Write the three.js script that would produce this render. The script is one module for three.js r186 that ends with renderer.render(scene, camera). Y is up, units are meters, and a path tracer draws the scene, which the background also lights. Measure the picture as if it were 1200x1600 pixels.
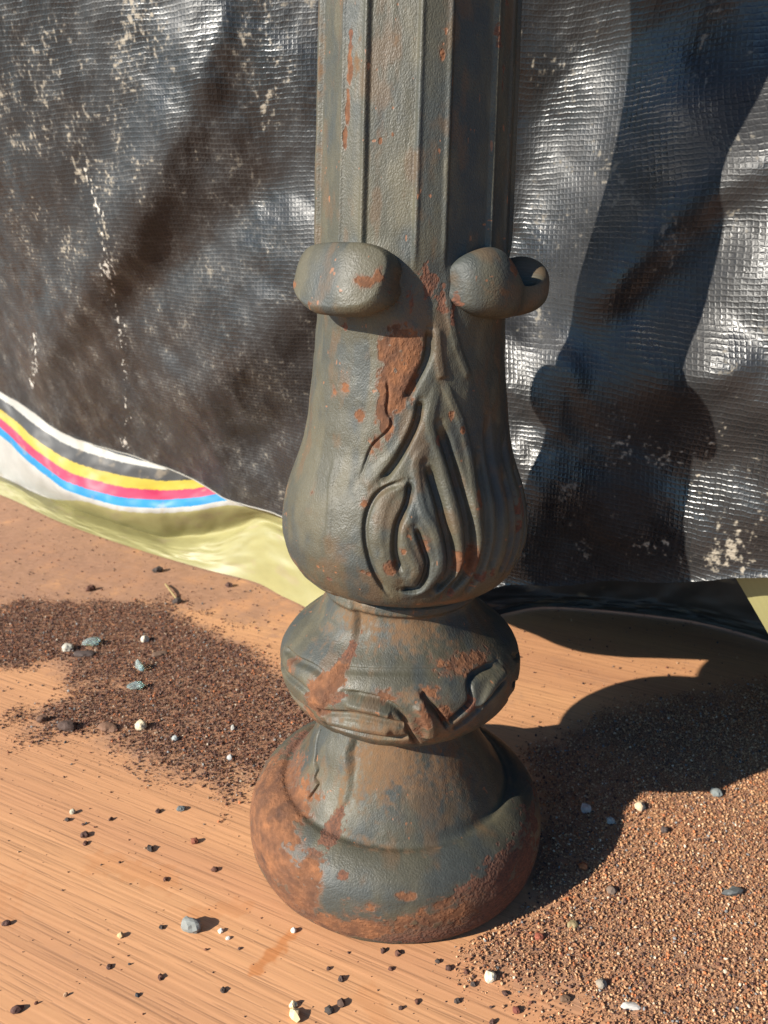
import * as THREE from 'three';
import { Sky } from 'three/addons/objects/Sky.js';
import { mergeVertices } from 'three/addons/utils/BufferGeometryUtils.js';

// ---------------------------------------------------------------- camera, sky, sun, exposure
const scene = new THREE.Scene();
const camera = new THREE.PerspectiveCamera(66.99, 768 / 1024, 0.02, 3000);
camera.position.set(0, 0.3176, 0.3603);
camera.rotation.set(-0.32865, 0.02826, 0.02167, 'YXZ');
camera.focus = 0.325;
camera.userData.fStop = 20;
scene.add(camera);

const renderer = new THREE.WebGLRenderer({ antialias: true });
renderer.toneMapping = THREE.LinearToneMapping;
renderer.toneMappingExposure = 2.05;
renderer.shadowMap.enabled = true;

const sunDir = new THREE.Vector3(-0.764, 0.454, 0.459).normalize();
const sky = new Sky();
sky.name = 'sky';
sky.scale.setScalar(1000);
sky.material.uniforms.sunPosition.value.copy(sunDir);
sky.material.uniforms.turbidity.value = 2.5;
sky.material.uniforms.rayleigh.value = 1.3;
sky.material.uniforms.mieCoefficient.value = 0.004;
sky.userData = { kind: 'structure' };
scene.add(sky);
scene.environmentIntensity = 0.115;

const sun = new THREE.DirectionalLight(new THREE.Color(1, 0.93, 0.82), 5);
sun.position.copy(sunDir).multiplyScalar(3);
sun.castShadow = true;
sun.shadow.mapSize.set(4096, 4096);
Object.assign(sun.shadow.camera, { left: -0.9, right: 0.9, top: 0.9, bottom: -0.9, near: 0.5, far: 6 });
scene.add(sun, sun.target);

// ---------------------------------------------------------------- helpers
let seed = 20240611;
const rnd = () => { seed = (seed * 1664525 + 1013904223) >>> 0; return seed / 4294967296; };
const rr = (a, b) => a + (b - a) * rnd();
const NL = new Float32Array(65536);
for (let i = 0; i < 65536; i++) NL[i] = rnd();
function vn(x, y) {                                   // value noise 0..1
  const xi = Math.floor(x), yi = Math.floor(y);
  let fx = x - xi, fy = y - yi;
  fx = fx * fx * (3 - 2 * fx); fy = fy * fy * (3 - 2 * fy);
  const a = (yi & 255) << 8, b = ((yi + 1) & 255) << 8, c = xi & 255, d = (xi + 1) & 255;
  const p = NL[a + c], q = NL[a + d], r = NL[b + c], s = NL[b + d];
  return p + (q - p) * fx + (r - p + (p - q - r + s) * fx) * fy;
}
function fbm(x, y, o = 4) { let s = 0, a = 0.5, n = 0; for (let i = 0; i < o; i++) { s += a * vn(x, y); n += a; x = x * 2.03 + 17.3; y = y * 2.01 + 31.7; a *= 0.5; } return s / n; }
const clamp = (x, a = 0, b = 1) => (x < a ? a : x > b ? b : x);
const sst = (a, b, x) => { const t = clamp((x - a) / (b - a)); return t * t * (3 - 2 * t); };
const mix = (a, b, t) => a + (b - a) * t;
const RAD = Math.PI / 180;
function interp(xs, ys, x) {                          // smooth monotone interpolation
  const n = xs.length;
  if (x <= xs[0]) return ys[0]; if (x >= xs[n - 1]) return ys[n - 1];
  let k = 0; while (x > xs[k + 1]) k++;
  const h = xs[k + 1] - xs[k], d = (ys[k + 1] - ys[k]) / h;
  const sl = (i) => { if (i <= 0 || i >= n - 1) return null; const a = (ys[i] - ys[i - 1]) / (xs[i] - xs[i - 1]), b = (ys[i + 1] - ys[i]) / (xs[i + 1] - xs[i]); return a * b > 0 ? 2 * a * b / (a + b) : 0; };
  const m0 = sl(k) ?? d, m1 = sl(k + 1) ?? d, t = (x - xs[k]) / h, t2 = t * t, t3 = t2 * t;
  return (2 * t3 - 3 * t2 + 1) * ys[k] + (t3 - 2 * t2 + t) * h * m0 + (-2 * t3 + 3 * t2) * ys[k + 1] + (t3 - t2) * h * m1;
}
function segDist(pts, x, y, sx = 1) {                 // distance to a polyline, and place along it
  let best = 1e9, at = 0;
  for (let i = 0; i < pts.length - 1; i++) {
    const ax = (pts[i][0] - x) * sx, ay = pts[i][1] - y, bx = (pts[i + 1][0] - pts[i][0]) * sx, by = pts[i + 1][1] - pts[i][1];
    const t = clamp(-(ax * bx + ay * by) / (bx * bx + by * by)), dx = ax + bx * t, dy = ay + by * t, d = dx * dx + dy * dy;
    if (d < best) { best = d; at = (i + t) / (pts.length - 1); }
  }
  return [Math.sqrt(best), at];
}
const b8 = (x) => (x <= 0 ? 0 : x >= 1 ? 255 : (x * 255 + 0.5) | 0);
const enc = (x) => b8(x <= 0.0031308 ? 12.92 * x : 1.055 * Math.pow(x, 1 / 2.4) - 0.055);
function tex(data, w, h, srgb, wrap = THREE.RepeatWrapping) {
  const t = new THREE.DataTexture(data, w, h, THREE.RGBAFormat);
  t.magFilter = THREE.LinearFilter; t.minFilter = THREE.LinearMipmapLinearFilter; t.generateMipmaps = true;
  t.wrapS = t.wrapT = wrap; if (srgb) t.colorSpace = THREE.SRGBColorSpace; t.needsUpdate = true; return t;
}
const used = {};
function numbered(n) { const k = used[n] ?? 0; used[n] = k + 1; return k ? n + '_' + String(k).padStart(3, '0') : n; }
function mesh(name, geo, mat, parent) { const m = new THREE.Mesh(geo, mat); m.name = name; m.castShadow = m.receiveShadow = true; parent.add(m); return m; }
function tag(o, label, category, group) { o.userData.label = label; o.userData.category = category; if (group) o.userData.group = group; return o; }
function gridGeo(nu, nv, f, flip = false) {           // f(i/nu, j/nv) -> [x,y,z,u,v]
  const P = new Float32Array((nu + 1) * (nv + 1) * 3), U = new Float32Array((nu + 1) * (nv + 1) * 2), I = new Uint32Array(nu * nv * 6);
  let k = 0;
  for (let j = 0; j <= nv; j++) for (let i = 0; i <= nu; i++, k++) { const p = f(i / nu, j / nv, i, j); P[k * 3] = p[0]; P[k * 3 + 1] = p[1]; P[k * 3 + 2] = p[2]; U[k * 2] = p[3]; U[k * 2 + 1] = p[4]; }
  k = 0;
  for (let j = 0; j < nv; j++) for (let i = 0; i < nu; i++) {
    const a = j * (nu + 1) + i, b = a + 1, c = a + nu + 1, d = c + 1;
    if (flip) I.set([a, c, b, b, c, d], k); else I.set([a, b, c, b, d, c], k);
    k += 6;
  }
  const g = new THREE.BufferGeometry();
  g.setAttribute('position', new THREE.BufferAttribute(P, 3)); g.setAttribute('uv', new THREE.BufferAttribute(U, 2)); g.setIndex(new THREE.BufferAttribute(I, 1));
  g.computeVertexNormals(); return g;
}

// ---------------------------------------------------------------- the cast iron post
const PROF_H = [0, .004, .011, .020, .030, .037, .042, .0448, .0458, .0470, .0495, .056, .066, .075, .082, .0865, .0905, .095, .103, .110, .1165, .123, .130, .136, .142, .148, .1545, .1575, .160, .1618, .1632, .165, .1675, .173, .180, .190, .200, .2115, .222, .235, .255, .28, .300];
const PROF_R = [.0715, .0778, .0803, .0808, .0790, .0752, .0692, .0635, .0603, .0585, .0568, .0522, .0462, .0412, .0372, .0360, .0400, .0500, .0580, .0612, .0623, .0614, .0577, .0515, .0442, .0392, .0362, .0386, .0384, .0372, .0380, .044, .050, .055, .0582, .0598, .059, .0565, .0525, .0485, .0455, .0428, .0417];
const profile = (h) => interp(PROF_H, PROF_R, h);
const ST = [0], SN = 4500;                            // length along the profile, for even textures and even rows
for (let i = 1; i <= SN; i++) ST.push(ST[i - 1] + Math.hypot(0.0001, profile(i * 0.0001) - profile((i - 1) * 0.0001)));
const arc = (h) => { const q = h / 0.0001, i = Math.floor(q); return i >= SN ? ST[SN] + (h - 0.45) : i < 0 ? 0 : mix(ST[i], ST[i + 1], q - i); };
const unarc = (s) => { if (s >= ST[SN]) return 0.45 + s - ST[SN]; let a = 0, b = SN; while (b - a > 1) { const m = (a + b) >> 1; if (ST[m] <= s) a = m; else b = m; } return (a + (s - ST[a]) / (ST[b] - ST[a])) * 0.0001; };
const PH = ST[SN];                                    // length covered by the post's textures
const rust = [[-6,283,6.5,5.9,1,0],[-9,275,6,6.5,1,0],[-4,268,5.5,7.1,1,0],[-6,259,4.4,6,1,0],[2,276,4.3,8.1,1,0],[-11,248,4,5.6,0.9,0],[-15,241,3.5,3.9,0.7,0],[-18,236,2.4,3.4,0.5,0],[7,282,3.2,3.8,0.6,2],[-12,255,5.1,7.2,1,0],[-9,265,7.2,8.2,1,0],[1,279,5.9,7,1,0],[-14,279,3.9,5.9,0.9,0],[0,265,3.8,6,0.9,0],[-39,391,1.5,5.1,0.8,1],[-39,381,1.8,5.6,1,0],[-40,368,1.6,6.2,1,0],[-41,358,1.3,3.9,0.9,0],[-34,383,2.8,9.4,0.4,2],[-78,364,5.5,29,0.5,2],[-74,387,5.3,18.7,0.4,2],[-20,356,1,1,0.9,0],[-13,358,1,1,0.9,0],[12,384,1.4,2.1,0.8,0],[18,376,1,3.3,0.6,0],[-13,390,2.8,3.2,0.3,2],[4,352,0.7,1.2,0.5,0],[47,393,3.4,6.9,0.4,1],[51,402,3.6,4.6,0.4,1],[52,381,3.1,7.1,0.3,1],[-60,302,4.6,1.8,0.9,0],[-19,305,4.4,2.6,0.7,0],[-14,308,2.1,3.1,0.7,0],[-43,296,1.8,1.3,0.6,0],[11,305,5.8,5.7,0.7,1],[17,298,3.8,7.9,0.6,1],[6,309,4.2,3.6,0.6,1],[23,296,2.3,7.9,0.6,1],[-1,298,10.5,6.3,0.35,1],[48,312,3.1,3.6,1,0],[40,302,8.1,3.7,0.4,2],[79,302,7.5,3.7,0.4,1],[-39,286,2,1.9,0.9,1],[-37,261,3.1,2.2,1,0],[-45,259,2.7,2.7,0.7,0],[-26,251,2.8,2.5,0.8,0],[-26,250,2.5,2.2,0.6,0],[-18,216,2.4,2.6,0.9,0],[-5,190,2.7,3,1,0],[0,198,1.5,1.8,0.7,0],[16,242,1.7,2,1,1],[23,252,1.5,1.9,0.9,0],[29,246,1.3,1.7,0.9,0],[36,218,2.5,4,0.9,0],[24,191,2.9,6.5,0.9,0],[31,192,2.4,6.5,1,0],[29,187,2.7,4.1,0.7,0],[21,175,5.1,3,0.5,1],[39,182,9.2,4.1,0.5,1],[9,201,2.1,4.7,0.6,0],[-14,186,1.2,1.2,0.8,0],[-17,187,1.5,1.5,0.6,0],[-34,179,1.8,1.5,0.7,1],[-48,216,1.7,2.3,0.6,0],[-56,175,2.1,1.2,0.7,0],[69,207,6.4,6.3,0.6,1],[63,197,3.8,7,0.5,1],[-78,210,4.1,4.6,0.5,2],[-62,177,5.7,4.1,0.6,2],[-47,174,6.1,3,0.5,2],[-23,168,19.5,2.4,0.5,2],[23,170,16.2,3,0.6,2],[-32,153,21.4,7.5,0.6,2],[6,150,24.4,9.9,0.7,2],[-18,146,9.6,11.4,0.5,2],[-51,143,12.4,11.4,0.35,2],[-30,138,4.2,11.5,0.9,1],[-31,130,5,7.7,1,0],[-37,124,7,6.2,0.9,0],[-38,118,6.3,7.8,0.9,0],[-29,123,5,5.4,0.8,1],[-45,106,6.2,5.5,0.7,0],[-6,127,7.5,3.9,0.6,0],[5,128,9.4,4.7,0.6,2],[38,136,17.2,5.4,0.8,0],[24,138,8.8,4.6,0.5,0],[14,129,4.5,3.9,0.7,0],[20,119,3.3,7.8,0.7,0],[32,120,3.7,3.9,0.8,1],[-6,111,22.2,8.7,0.6,2],[22,109,17.1,9.5,0.6,2],[-17,117,13.1,5.5,0.4,2],[10,119,5.1,11.8,0.5,0],[-60,125,4.3,4.6,0.6,0],[-54,106,6.4,4.7,0.3,2],[5,103,19.1,3.2,0.7,2],[-5,78,25.6,13.6,0.9,2],[-16,66,16.8,10.5,0.6,2],[38,71,24.3,14.4,0.6,2],[-32,65,3,24.1,0.6,2],[-31,46,5.4,8.2,1,1],[-30,49,3.8,7.3,0.8,1],[-48,54,5.8,3.2,0.6,0],[-79,48,7.3,6.4,0.7,0],[-4,45,29.8,2.5,0.35,2],[-14,46,13.6,3.3,0.4,2],[-76,39,22.1,24.2,1,0],[-60,42,14.3,20.3,1,0],[-53,28,13.2,20.6,1,0],[-63,30,14.4,20.5,1,0],[-45,31,11.3,12.4,0.8,0],[-76,46,16.5,16.1,0.8,1],[-85,46,12.8,12,0.8,1],[-108,46,19.9,10.3,0.8,1],[-48,14,9.9,12.5,0.7,0],[-42,12,10.8,10.9,0.7,0],[-32,39,4.7,7.4,0.8,1],[-32,32,6.3,9.1,0.9,0],[-34,20,7.2,12.6,0.9,0],[-33,10,8,10.1,0.8,1],[-26,10,11.3,6.8,0.9,0],[-16,12,14.1,5.9,1,0],[-3,11,15,6,1,1],[-7,16,13.7,5.1,0.8,0],[10,11,15.2,6.8,1,1],[24,10,14.9,8.5,1,1],[38,9,14.6,12.7,1,1],[48,12,13,14.3,1,1],[34,27,13.8,10.9,0.9,1],[41,32,11.5,8.3,0.8,1],[49,33,10.1,8.3,0.7,1],[56,24,10.7,16.6,0.8,1],[19,21,14.3,6.8,0.7,0],[6,21,13.6,5.1,0.5,0],[70,32,11.2,16.3,0.5,1],[90,32,9.2,12.1,0.5,1],[4,33,3.4,2.1,0.9,0],[-19,37,3.2,2.5,0.6,1],[17,27,7,3.4,0.6,0],[-9,26,8.2,3.8,0.4,0],[62,36,5.5,8.2,0.4,1],[36,143,11.3,3.8,0.3,2],[57,117,8.1,15.5,0.4,2]];   // angle, height mm, half-widths mm, strength, kind: 0 orange rust, 1 dark crust, 2 brown soil
const ironMat = (() => {
  const W = 2048, H = 2048, M = [0, 1, 2].map(() => new Float32Array(W * H));
  const sx = 0.055 * 2 * Math.PI / W * 1000, sy = PH / H * 1000;      // mm per texel
  for (const [a, h, rx, ry, s, k] of rust) {
    const cx = (a / 360 + 0.5) * W, cy = arc(h / 1000) / PH * H, ex = rx / sx * 1.6 * (0.055 / 0.06), ey = ry / sy * 1.6;
    for (let y = Math.max(0, Math.floor(cy - ey)); y <= Math.min(H - 1, cy + ey); y++) for (let x = Math.max(0, Math.floor(cx - ex)); x <= Math.min(W - 1, cx + ex); x++) {
      const d = Math.hypot((x - cx) / ex, (y - cy) / ey) * 1.6, v = s * (1.45 - 0.9 * d);
      if (v > 0) { const i = y * W + x; if (v > M[k][i]) M[k][i] = v; }
    }
  }
  // marks and smears that run round the foot and the two necks
  const C = new Uint8Array(W * H * 4), R = new Uint8Array(W * H * 4), c = [0, 0, 0];
  const to = (r, g, b, t) => { c[0] += (r - c[0]) * t; c[1] += (g - c[1]) * t; c[2] += (b - c[2]) * t; };
  for (let y = 0; y < H; y++) for (let x = 0; x < W; x++) {
    const i = y * W + x, mx = x * sx, my = y * sy;     // mm
    const big = fbm(mx / 22, my / 30, 3), med = fbm(mx / 7 + 40, my / 9, 3), fine = fbm(mx / 1.5, my / 1.5 + 9, 3), grain = vn(mx / 0.5 + 5, my / 0.5) * 0.5 + vn(mx / 0.3, my / 0.3 + 70) * 0.5;
    c[0] = 0.054; c[1] = 0.050; c[2] = 0.034;
    to(0.037, 0.041, 0.037, sst(0.42, 0.66, big * 0.6 + med * 0.4) * 0.9);
    to(0.084, 0.073, 0.045, sst(0.5, 0.72, fbm(mx / 12 + 90, my / 26 + 3, 3)) * 0.7);
    to(0.092, 0.055, 0.027, sst(0.54, 0.74, fbm(mx / 9 + 7, my / 14 + 60, 4)) * 0.55);
    const k = 0.86 + 0.28 * grain * (0.6 + 0.8 * fine); c[0] *= k; c[1] *= k; c[2] *= k;
    let bump = 0.42 + 0.34 * (grain - 0.5) + 0.05 * (fine - 0.5), rough = 0.56 + 0.12 * (fine - 0.5) + 0.16 * (med - 0.5);
    const edge = (fbm(mx / 2.4, my / 2.4 + 33, 4) - 0.5) * 1.5;
    const soil = M[2][i]; if (soil > 0) { const t = sst(0.15, 0.95, soil + edge * 0.8); to(0.14, 0.075, 0.034, t * (0.5 + 0.45 * fine)); rough = mix(rough, 0.92, t); }
    // loose specks of rust anywhere
    const sp = vn(mx / 1.3 + 200, my / 1.6) * vn(mx / 5 + 11, my / 5 + 3); if (sp > 0.72) { const t = sst(0.72, 0.80, sp); to(0.22, 0.09, 0.04, t * 0.75); bump -= 0.1 * t; }
    const crust = M[1][i]; if (crust > 0) {
      const t = sst(0.42, 0.62, crust + edge * 0.8), f2 = fbm(mx / 0.9 + 3, my / 0.9, 3);
      to(mix(0.045, 0.17, f2), mix(0.026, 0.066, f2), mix(0.020, 0.034, f2), t * 0.92); bump += t * (f2 - 0.62) * 0.9; rough = mix(rough, 0.95, t);
    }
    const rs = M[0][i] * (0.62 + 0.75 * fbm(mx / 7 + 300, my / 7, 3)); if (rs > 0) {
      const halo = sst(0.05, 0.6, rs + edge * 0.5) * 0.4; to(0.10, 0.058, 0.028, halo);
      const t = sst(0.46, 0.6, rs + edge * 0.75), f2 = fbm(mx / 1.6 + 77, my / 1.6, 4), f3 = fbm(mx / 5 + 77, my / 5, 2), rim = sst(0.3, 0.46, rs + edge * 0.75) * (1 - t);
      const fk = 0.55 + 0.8 * f2; to(mix(0.060, 0.205, f3) * fk, mix(0.027, 0.082, f3) * fk, mix(0.016, 0.032, f3) * fk, t * 0.93);
      to(0.10, 0.055, 0.035, rim * 0.6); bump += t * ((f2 - 0.55) * 1.3 - 0.2); rough = mix(rough, 0.93, t);
    }
    C[i * 4] = enc(c[0]); C[i * 4 + 1] = enc(c[1]); C[i * 4 + 2] = enc(c[2]); C[i * 4 + 3] = 255;
    R[i * 4] = b8(bump); R[i * 4 + 1] = b8(rough); R[i * 4 + 2] = 0; R[i * 4 + 3] = 255;
  }
  const cm = tex(C, W, H, true), rm = tex(R, W, H, false);
  const m = new THREE.MeshPhysicalMaterial({ map: cm, roughnessMap: rm, bumpMap: rm, bumpScale: 0.00055, roughness: 1, metalness: 0, specularIntensity: 0.75, side: THREE.DoubleSide });
  m.name = 'painted_iron'; return m;
})();

// relief cast into the leaf body: [polyline of (angle, height mm), half-width mm, height mm]; negative heights are grooves
const VASE = [
  [[[14, 288], [16.4, 274.8], [18.1, 267]], 1.9, 1.7],
  [[[18.1, 266.8], [24.2, 257.4], [29.6, 247.2], [33.3, 234.6], [33.3, 221.5], [32.9, 208.5], [32.9, 199.4], [30.3, 188]], 1.9, 1.8],
  [[[16.6, 265.7], [12.5, 255.6], [11.9, 247.9], [15.4, 240.2], [18.7, 231.3], [21.5, 218.4], [22.9, 206.4], [23.8, 196.1], [22, 186.5], [16.6, 177.3]], 2.2, 1.6],
  [[[10, 239.2], [4.8, 233.7], [5.5, 225.2], [7.8, 214.8], [12.2, 207.2], [15, 197], [14.7, 188.6], [10.2, 180.9], [1.4, 175.7]], 1.9, 1.6],
  [[[1, 227.3], [-7.2, 220.7], [-10, 213.2], [-10.5, 203.3], [-8.4, 193.1], [-5.5, 185.9], [-1, 181.6]], 2.5, 1.3],
  [[[4.8, 213.8], [-0.1, 207.3], [1.2, 199.6], [4.7, 192.7], [5.4, 187.7], [2.3, 183.1]], 1.8, 1.3],
  [[[4.2, 255.6], [1.7, 247.9], [-4.6, 237.9], [-14.4, 228.7], [-20, 221.7]], 2.3, 1.4],
  [[[19.7, 300], [23.1, 288.4], [27.3, 278.9], [35, 266]], 1.7, 1.6],
  [[[-37.9, 232.4], [-37.8, 222.4], [-34.8, 210.8], [-33.1, 194.8]], 1.4, 0.7],
  [[[2.3, 226], [0.8, 216.8], [-2.9, 208.2], [-3.4, 197], [-0.6, 187.6]], 1.3, -2.9],
  [[[4.9, 207.9], [8.3, 198.4], [10.1, 191.4], [6.9, 180.4], [-1, 179.5]], 1.2, -2.9],
  [[[10.6, 232.7], [14.7, 220.9], [17, 210.2], [20.2, 196.5], [19.7, 185.4], [13, 177.7]], 2.0, -3.6],
  [[[16.8, 249], [23.6, 232.1], [27.7, 215.7], [29, 202.3], [28, 188.1], [18.6, 173.9]], 2.3, -3.6],
  [[[-0.2, 226.2], [-11, 221.4], [-15.6, 214.8], [-16.7, 205.9], [-14.8, 195.9], [-11.1, 185.4], [-5.6, 176]], 1.1, -1.9],
  [[[6.8, 258.8], [4.4, 249.1], [-3.2, 235.7], [-11.4, 225.2]], 1.5, -2.6],
  [[[11, 287], [9.8, 275.9], [3.8, 266.3], [-1.4, 258.7]], 1.6, -2.3],
  [[[-11.6, 267], [-10.6, 260.5], [-10.9, 254], [-7.9, 249.8], [-10.4, 245.3], [-18.3, 238.1], [-22.1, 225.7]], 0.6, -1.0],
  [[[40, 236], [39, 207.6], [36, 190.5], [29.6, 173.4]], 1.8, -2.4],
  [[[48, 250], [47.5, 217.5], [45, 200.9], [40, 184]], 2, -2],
  [[[66, 240], [63, 214.3], [61.4, 195.9], [53.1, 176]], 2.2, -2],
  [[[57, 225], [55, 200], [48, 180]], 1.8, -1.8], [[[75, 225], [73, 200], [64, 178]], 2, -1.8], [[[86, 220], [83, 196], [74, 176]], 2, -1.8],
];
const KNOP = [
  [[[-38, 112], [-33.5, 113], [-18.9, 117], [-2.3, 116], [4, 114]], 1.3, -1.7],
  [[[-36, 105], [-18.3, 105.6], [-2.3, 106.2], [5.2, 108.4]], 1.3, -1.5],
  [[[-24.6, 125.9], [-11.8, 125.8], [-3.5, 124.1], [2, 119.3], [5, 110.4], [9.9, 100.2]], 1.2, -2.2],
  [[[9.7, 129.3], [16.4, 120.5], [22.2, 110.6]], 1.1, -2.5],
  [[[56.1, 131.3], [35.5, 130.6], [32, 122.2], [27.2, 118.2], [21.6, 114]], 1.3, -2.4],
  [[[57.3, 124.6], [39.7, 119.4], [31.1, 113.2], [24, 109]], 1.3, -1.6],
  [[[-75, 126], [-60, 128], [-46.5, 129.9], [-35.9, 129]], 1.3, -1.8],
  [[[-85, 116], [-66.8, 117.8], [-52.5, 119.8], [-41.3, 119]], 1.4, -1.6],
  [[[-85, 107], [-60, 108], [-44, 109]], 1.3, -1.4],
  [[[-24, 122], [-10, 121.5], [-3, 120]], 1.6, 1.9],
  [[[-34, 108.8], [-18, 110.5], [-2, 111]], 2.0, 2.0],
  [[[8, 126], [13, 116], [14, 106]], 2.7, 2.1],
  [[[58, 128], [44, 125], [36, 117]], 2.0, 1.9],
  [[[62, 118], [75, 112], [90, 113]], 1.4, -1.8], [[[62, 110], [78, 104], [95, 105]], 1.4, -1.6], [[[70, 128], [84, 122], [98, 124]], 1.4, -1.6],
  [[[-31, 133.5], [-16.2, 135], [-1.4, 136], [18.9, 135.5], [34.1, 134.5]], 1.0, -0.8],
];
const CRACK = [[-70, 77], [-63, 68], [-61.2, 64.3], [-56, 63.2], [-55.5, 58.5], [-50.5, 58.3], [-51.5, 54], [-52.5, 50.4]];
for (const list of [VASE, KNOP]) for (const e of list) {     // smooth the drawn lines, note their reach
  const p = new THREE.CatmullRomCurve3(e[0].map(([x, y]) => new THREE.Vector3(x, y, 0)), false, 'catmullrom', 0.5).getPoints(e[0].length * 4).map((v) => [v.x, v.y]), m = e[1] * 3;
  e[0] = p; e.push(Math.min(...p.map((q) => q[0])) - m, Math.max(...p.map((q) => q[0])) + m, Math.min(...p.map((q) => q[1])) - m, Math.max(...p.map((q) => q[1])) + m);
}
function relief(list, a, hm, r) {
  let up = 0, down = 0;
  for (const [pts, w, d, a0, a1, h0, h1] of list) {
    if (a < a0 || a > a1 || hm < h0 || hm > h1) continue;
    const [q, t] = segDist(pts, a, hm, r * RAD * 1000);
    if (q > w * 3.2) continue;
    const fade = Math.min(1, sst(-0.001, 0.1, t) * 0.8 + 0.2, sst(-0.001, 0.1, 1 - t) * 0.8 + 0.2), e = d > 0 ? fade * d * (list === VASE ? 0.62 : 1) / (1 + Math.pow(q / w, 4)) : -fade * d * 1.12 / (1 + Math.pow(q / (w * 1.02), 5));
    if (d > 0) up = Math.max(up, e); else down = Math.max(down, e);
  }
  return (up - down) / 1000;
}
// the mould line on the left: the half left of it stands a little proud in the two necks
const seamAt = (hm) => interp([0, 25, 45, 62, 72, 80, 100, 118, 132, 140, 150, 160], [-35.3, -35.9, -32.9, -29.9, -32.3, -36, -36, -35, -32, -29.8, -33, -38], hm);
function bodyR(a, h) {
  const hm = h * 1000; let r = profile(h);
  const s = seamAt(hm) + (vn(hm / 5, 7) - 0.5) * 1.2, left = sst(s + 3.6, s - 3.0, a) * sst(-105, -78, a);
  if (h < 0.17) {
    const n1 = Math.exp(-Math.pow((hm - 78) / 13, 2)), n2 = Math.exp(-Math.pow((hm - 151) / 8, 2));
    r += left * (0.0034 * n1 + 0.0026 * n2 + 0.0004);
    r += 0.0006 * Math.exp(-Math.pow((a - s) / 2, 2)) * sst(0.02, 0.03, h) * vn(hm / 4, 3);
  }
  if (h < 0.09 && a < -40 && a > -75) { const q = segDist(CRACK, a, hm, r * RAD * 1000)[0], w = hm > 62 ? 0.75 : 0.5; r -= 0.0034 * Math.exp(-Math.pow(q / w, 2)); }
  if (h > 0.166 && a > -60 && a < 110) r += relief(VASE, a, hm, r) * sst(0.166, 0.176, h);
  if (h > 0.09 && h < 0.145 && a > -110 && a < 120) r += 1.15 * relief(KNOP, a, hm, r);
  // bulges below the curled leaves
  if (h > 0.27) { const d = h - 0.3; for (const c of [-35, 49, 139, -125]) { let q = a - c; if (q > 180) q -= 360; if (q < -180) q += 360; r += 0.0035 * Math.exp(-(q * q) / 500 - d * d / 0.00016); } }
  r += (fbm(a * 0.09 + 20, hm / 9, 3) - 0.5) * 0.0009 + (fbm(a * 0.35 + 50, hm / 2.2, 2) - 0.5) * 0.00005;
  return r;
}
function shaftR(a, h) {
  const ap = 0.0404 - (h - 0.33) * 0.029;
  const wrap = (x) => x - 45 * Math.round(x / 45);
  const df = wrap(a - 31.5), ds = Math.abs(wrap(a - 9)), flat = ap / Math.cos(df * RAD);
  const strip = (ap * 1.019 + 0.0013) / Math.cos(ds * RAD);
  let r = mix(strip, flat, sst(8.0, 10.2, ds)) + 0.0005 * Math.exp(-Math.pow((ds - 7.4) / 1.3, 2));
  r = mix(bodyR(a, Math.min(h, 0.3)), r, sst(0.306, 0.322, h));
  return r + (fbm(a * 0.12 + 9, h * 60, 3) - 0.5) * 0.0005 + (fbm(a * 0.5 + 70, h * 420, 2) - 0.5) * 0.00005;
}
const COLS = []; for (let a = -180; a < -105; a += 3) COLS.push(a); for (let a = -105; a < 105; a += 0.36) COLS.push(a); for (let a = 105; a <= 180.01; a += 3) COLS.push(a);
COLS[COLS.length - 1] = 180;
function ring(h0, h1, rows, R) {
  return gridGeo(COLS.length - 1, rows, (u, v, i) => { const a = COLS[i], h = unarc(mix(arc(h0), arc(h1), v)), r = R(i === COLS.length - 1 ? -180 : a, h); const y = h - (h > 0.04 && h < 0.058 ? 0.0012 * Math.exp(-Math.pow((profile(h) - 0.0598) / 0.0028, 2)) : 0); return [r * Math.sin(a * RAD), y, r * Math.cos(a * RAD), a / 360 + 0.5, arc(h) / PH]; });
}
const post = new THREE.Group(); post.name = 'iron_post'; scene.add(post);
tag(post, 'ornate grey green cast iron post with rust patches standing upright on the plywood', 'iron post');
mesh('pedestal', ring(0, 0.0875, 230, bodyR), ironMat, post).userData.label = 'round flared foot, rusty round its lower edge and cracked on the left';
mesh('knop', ring(0.0875, 0.160, 200, bodyR), ironMat, post).userData.label = 'squat round collar cast with folded leaves';
mesh('leaf_vase', ring(0.160, 0.3, 380, bodyR), ironMat, post).userData.label = 'tall swelling body with curling leaf relief and an orange rust scar';
mesh('shaft', ring(0.3, 0.64, 300, shaftR), ironMat, post).userData.label = 'tapering octagonal shaft with raised corner strips';
mesh('shaft_top', new THREE.CylinderGeometry(0.034, 0.0335, 0.012, 8), ironMat, post).position.y = 0.642;
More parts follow.
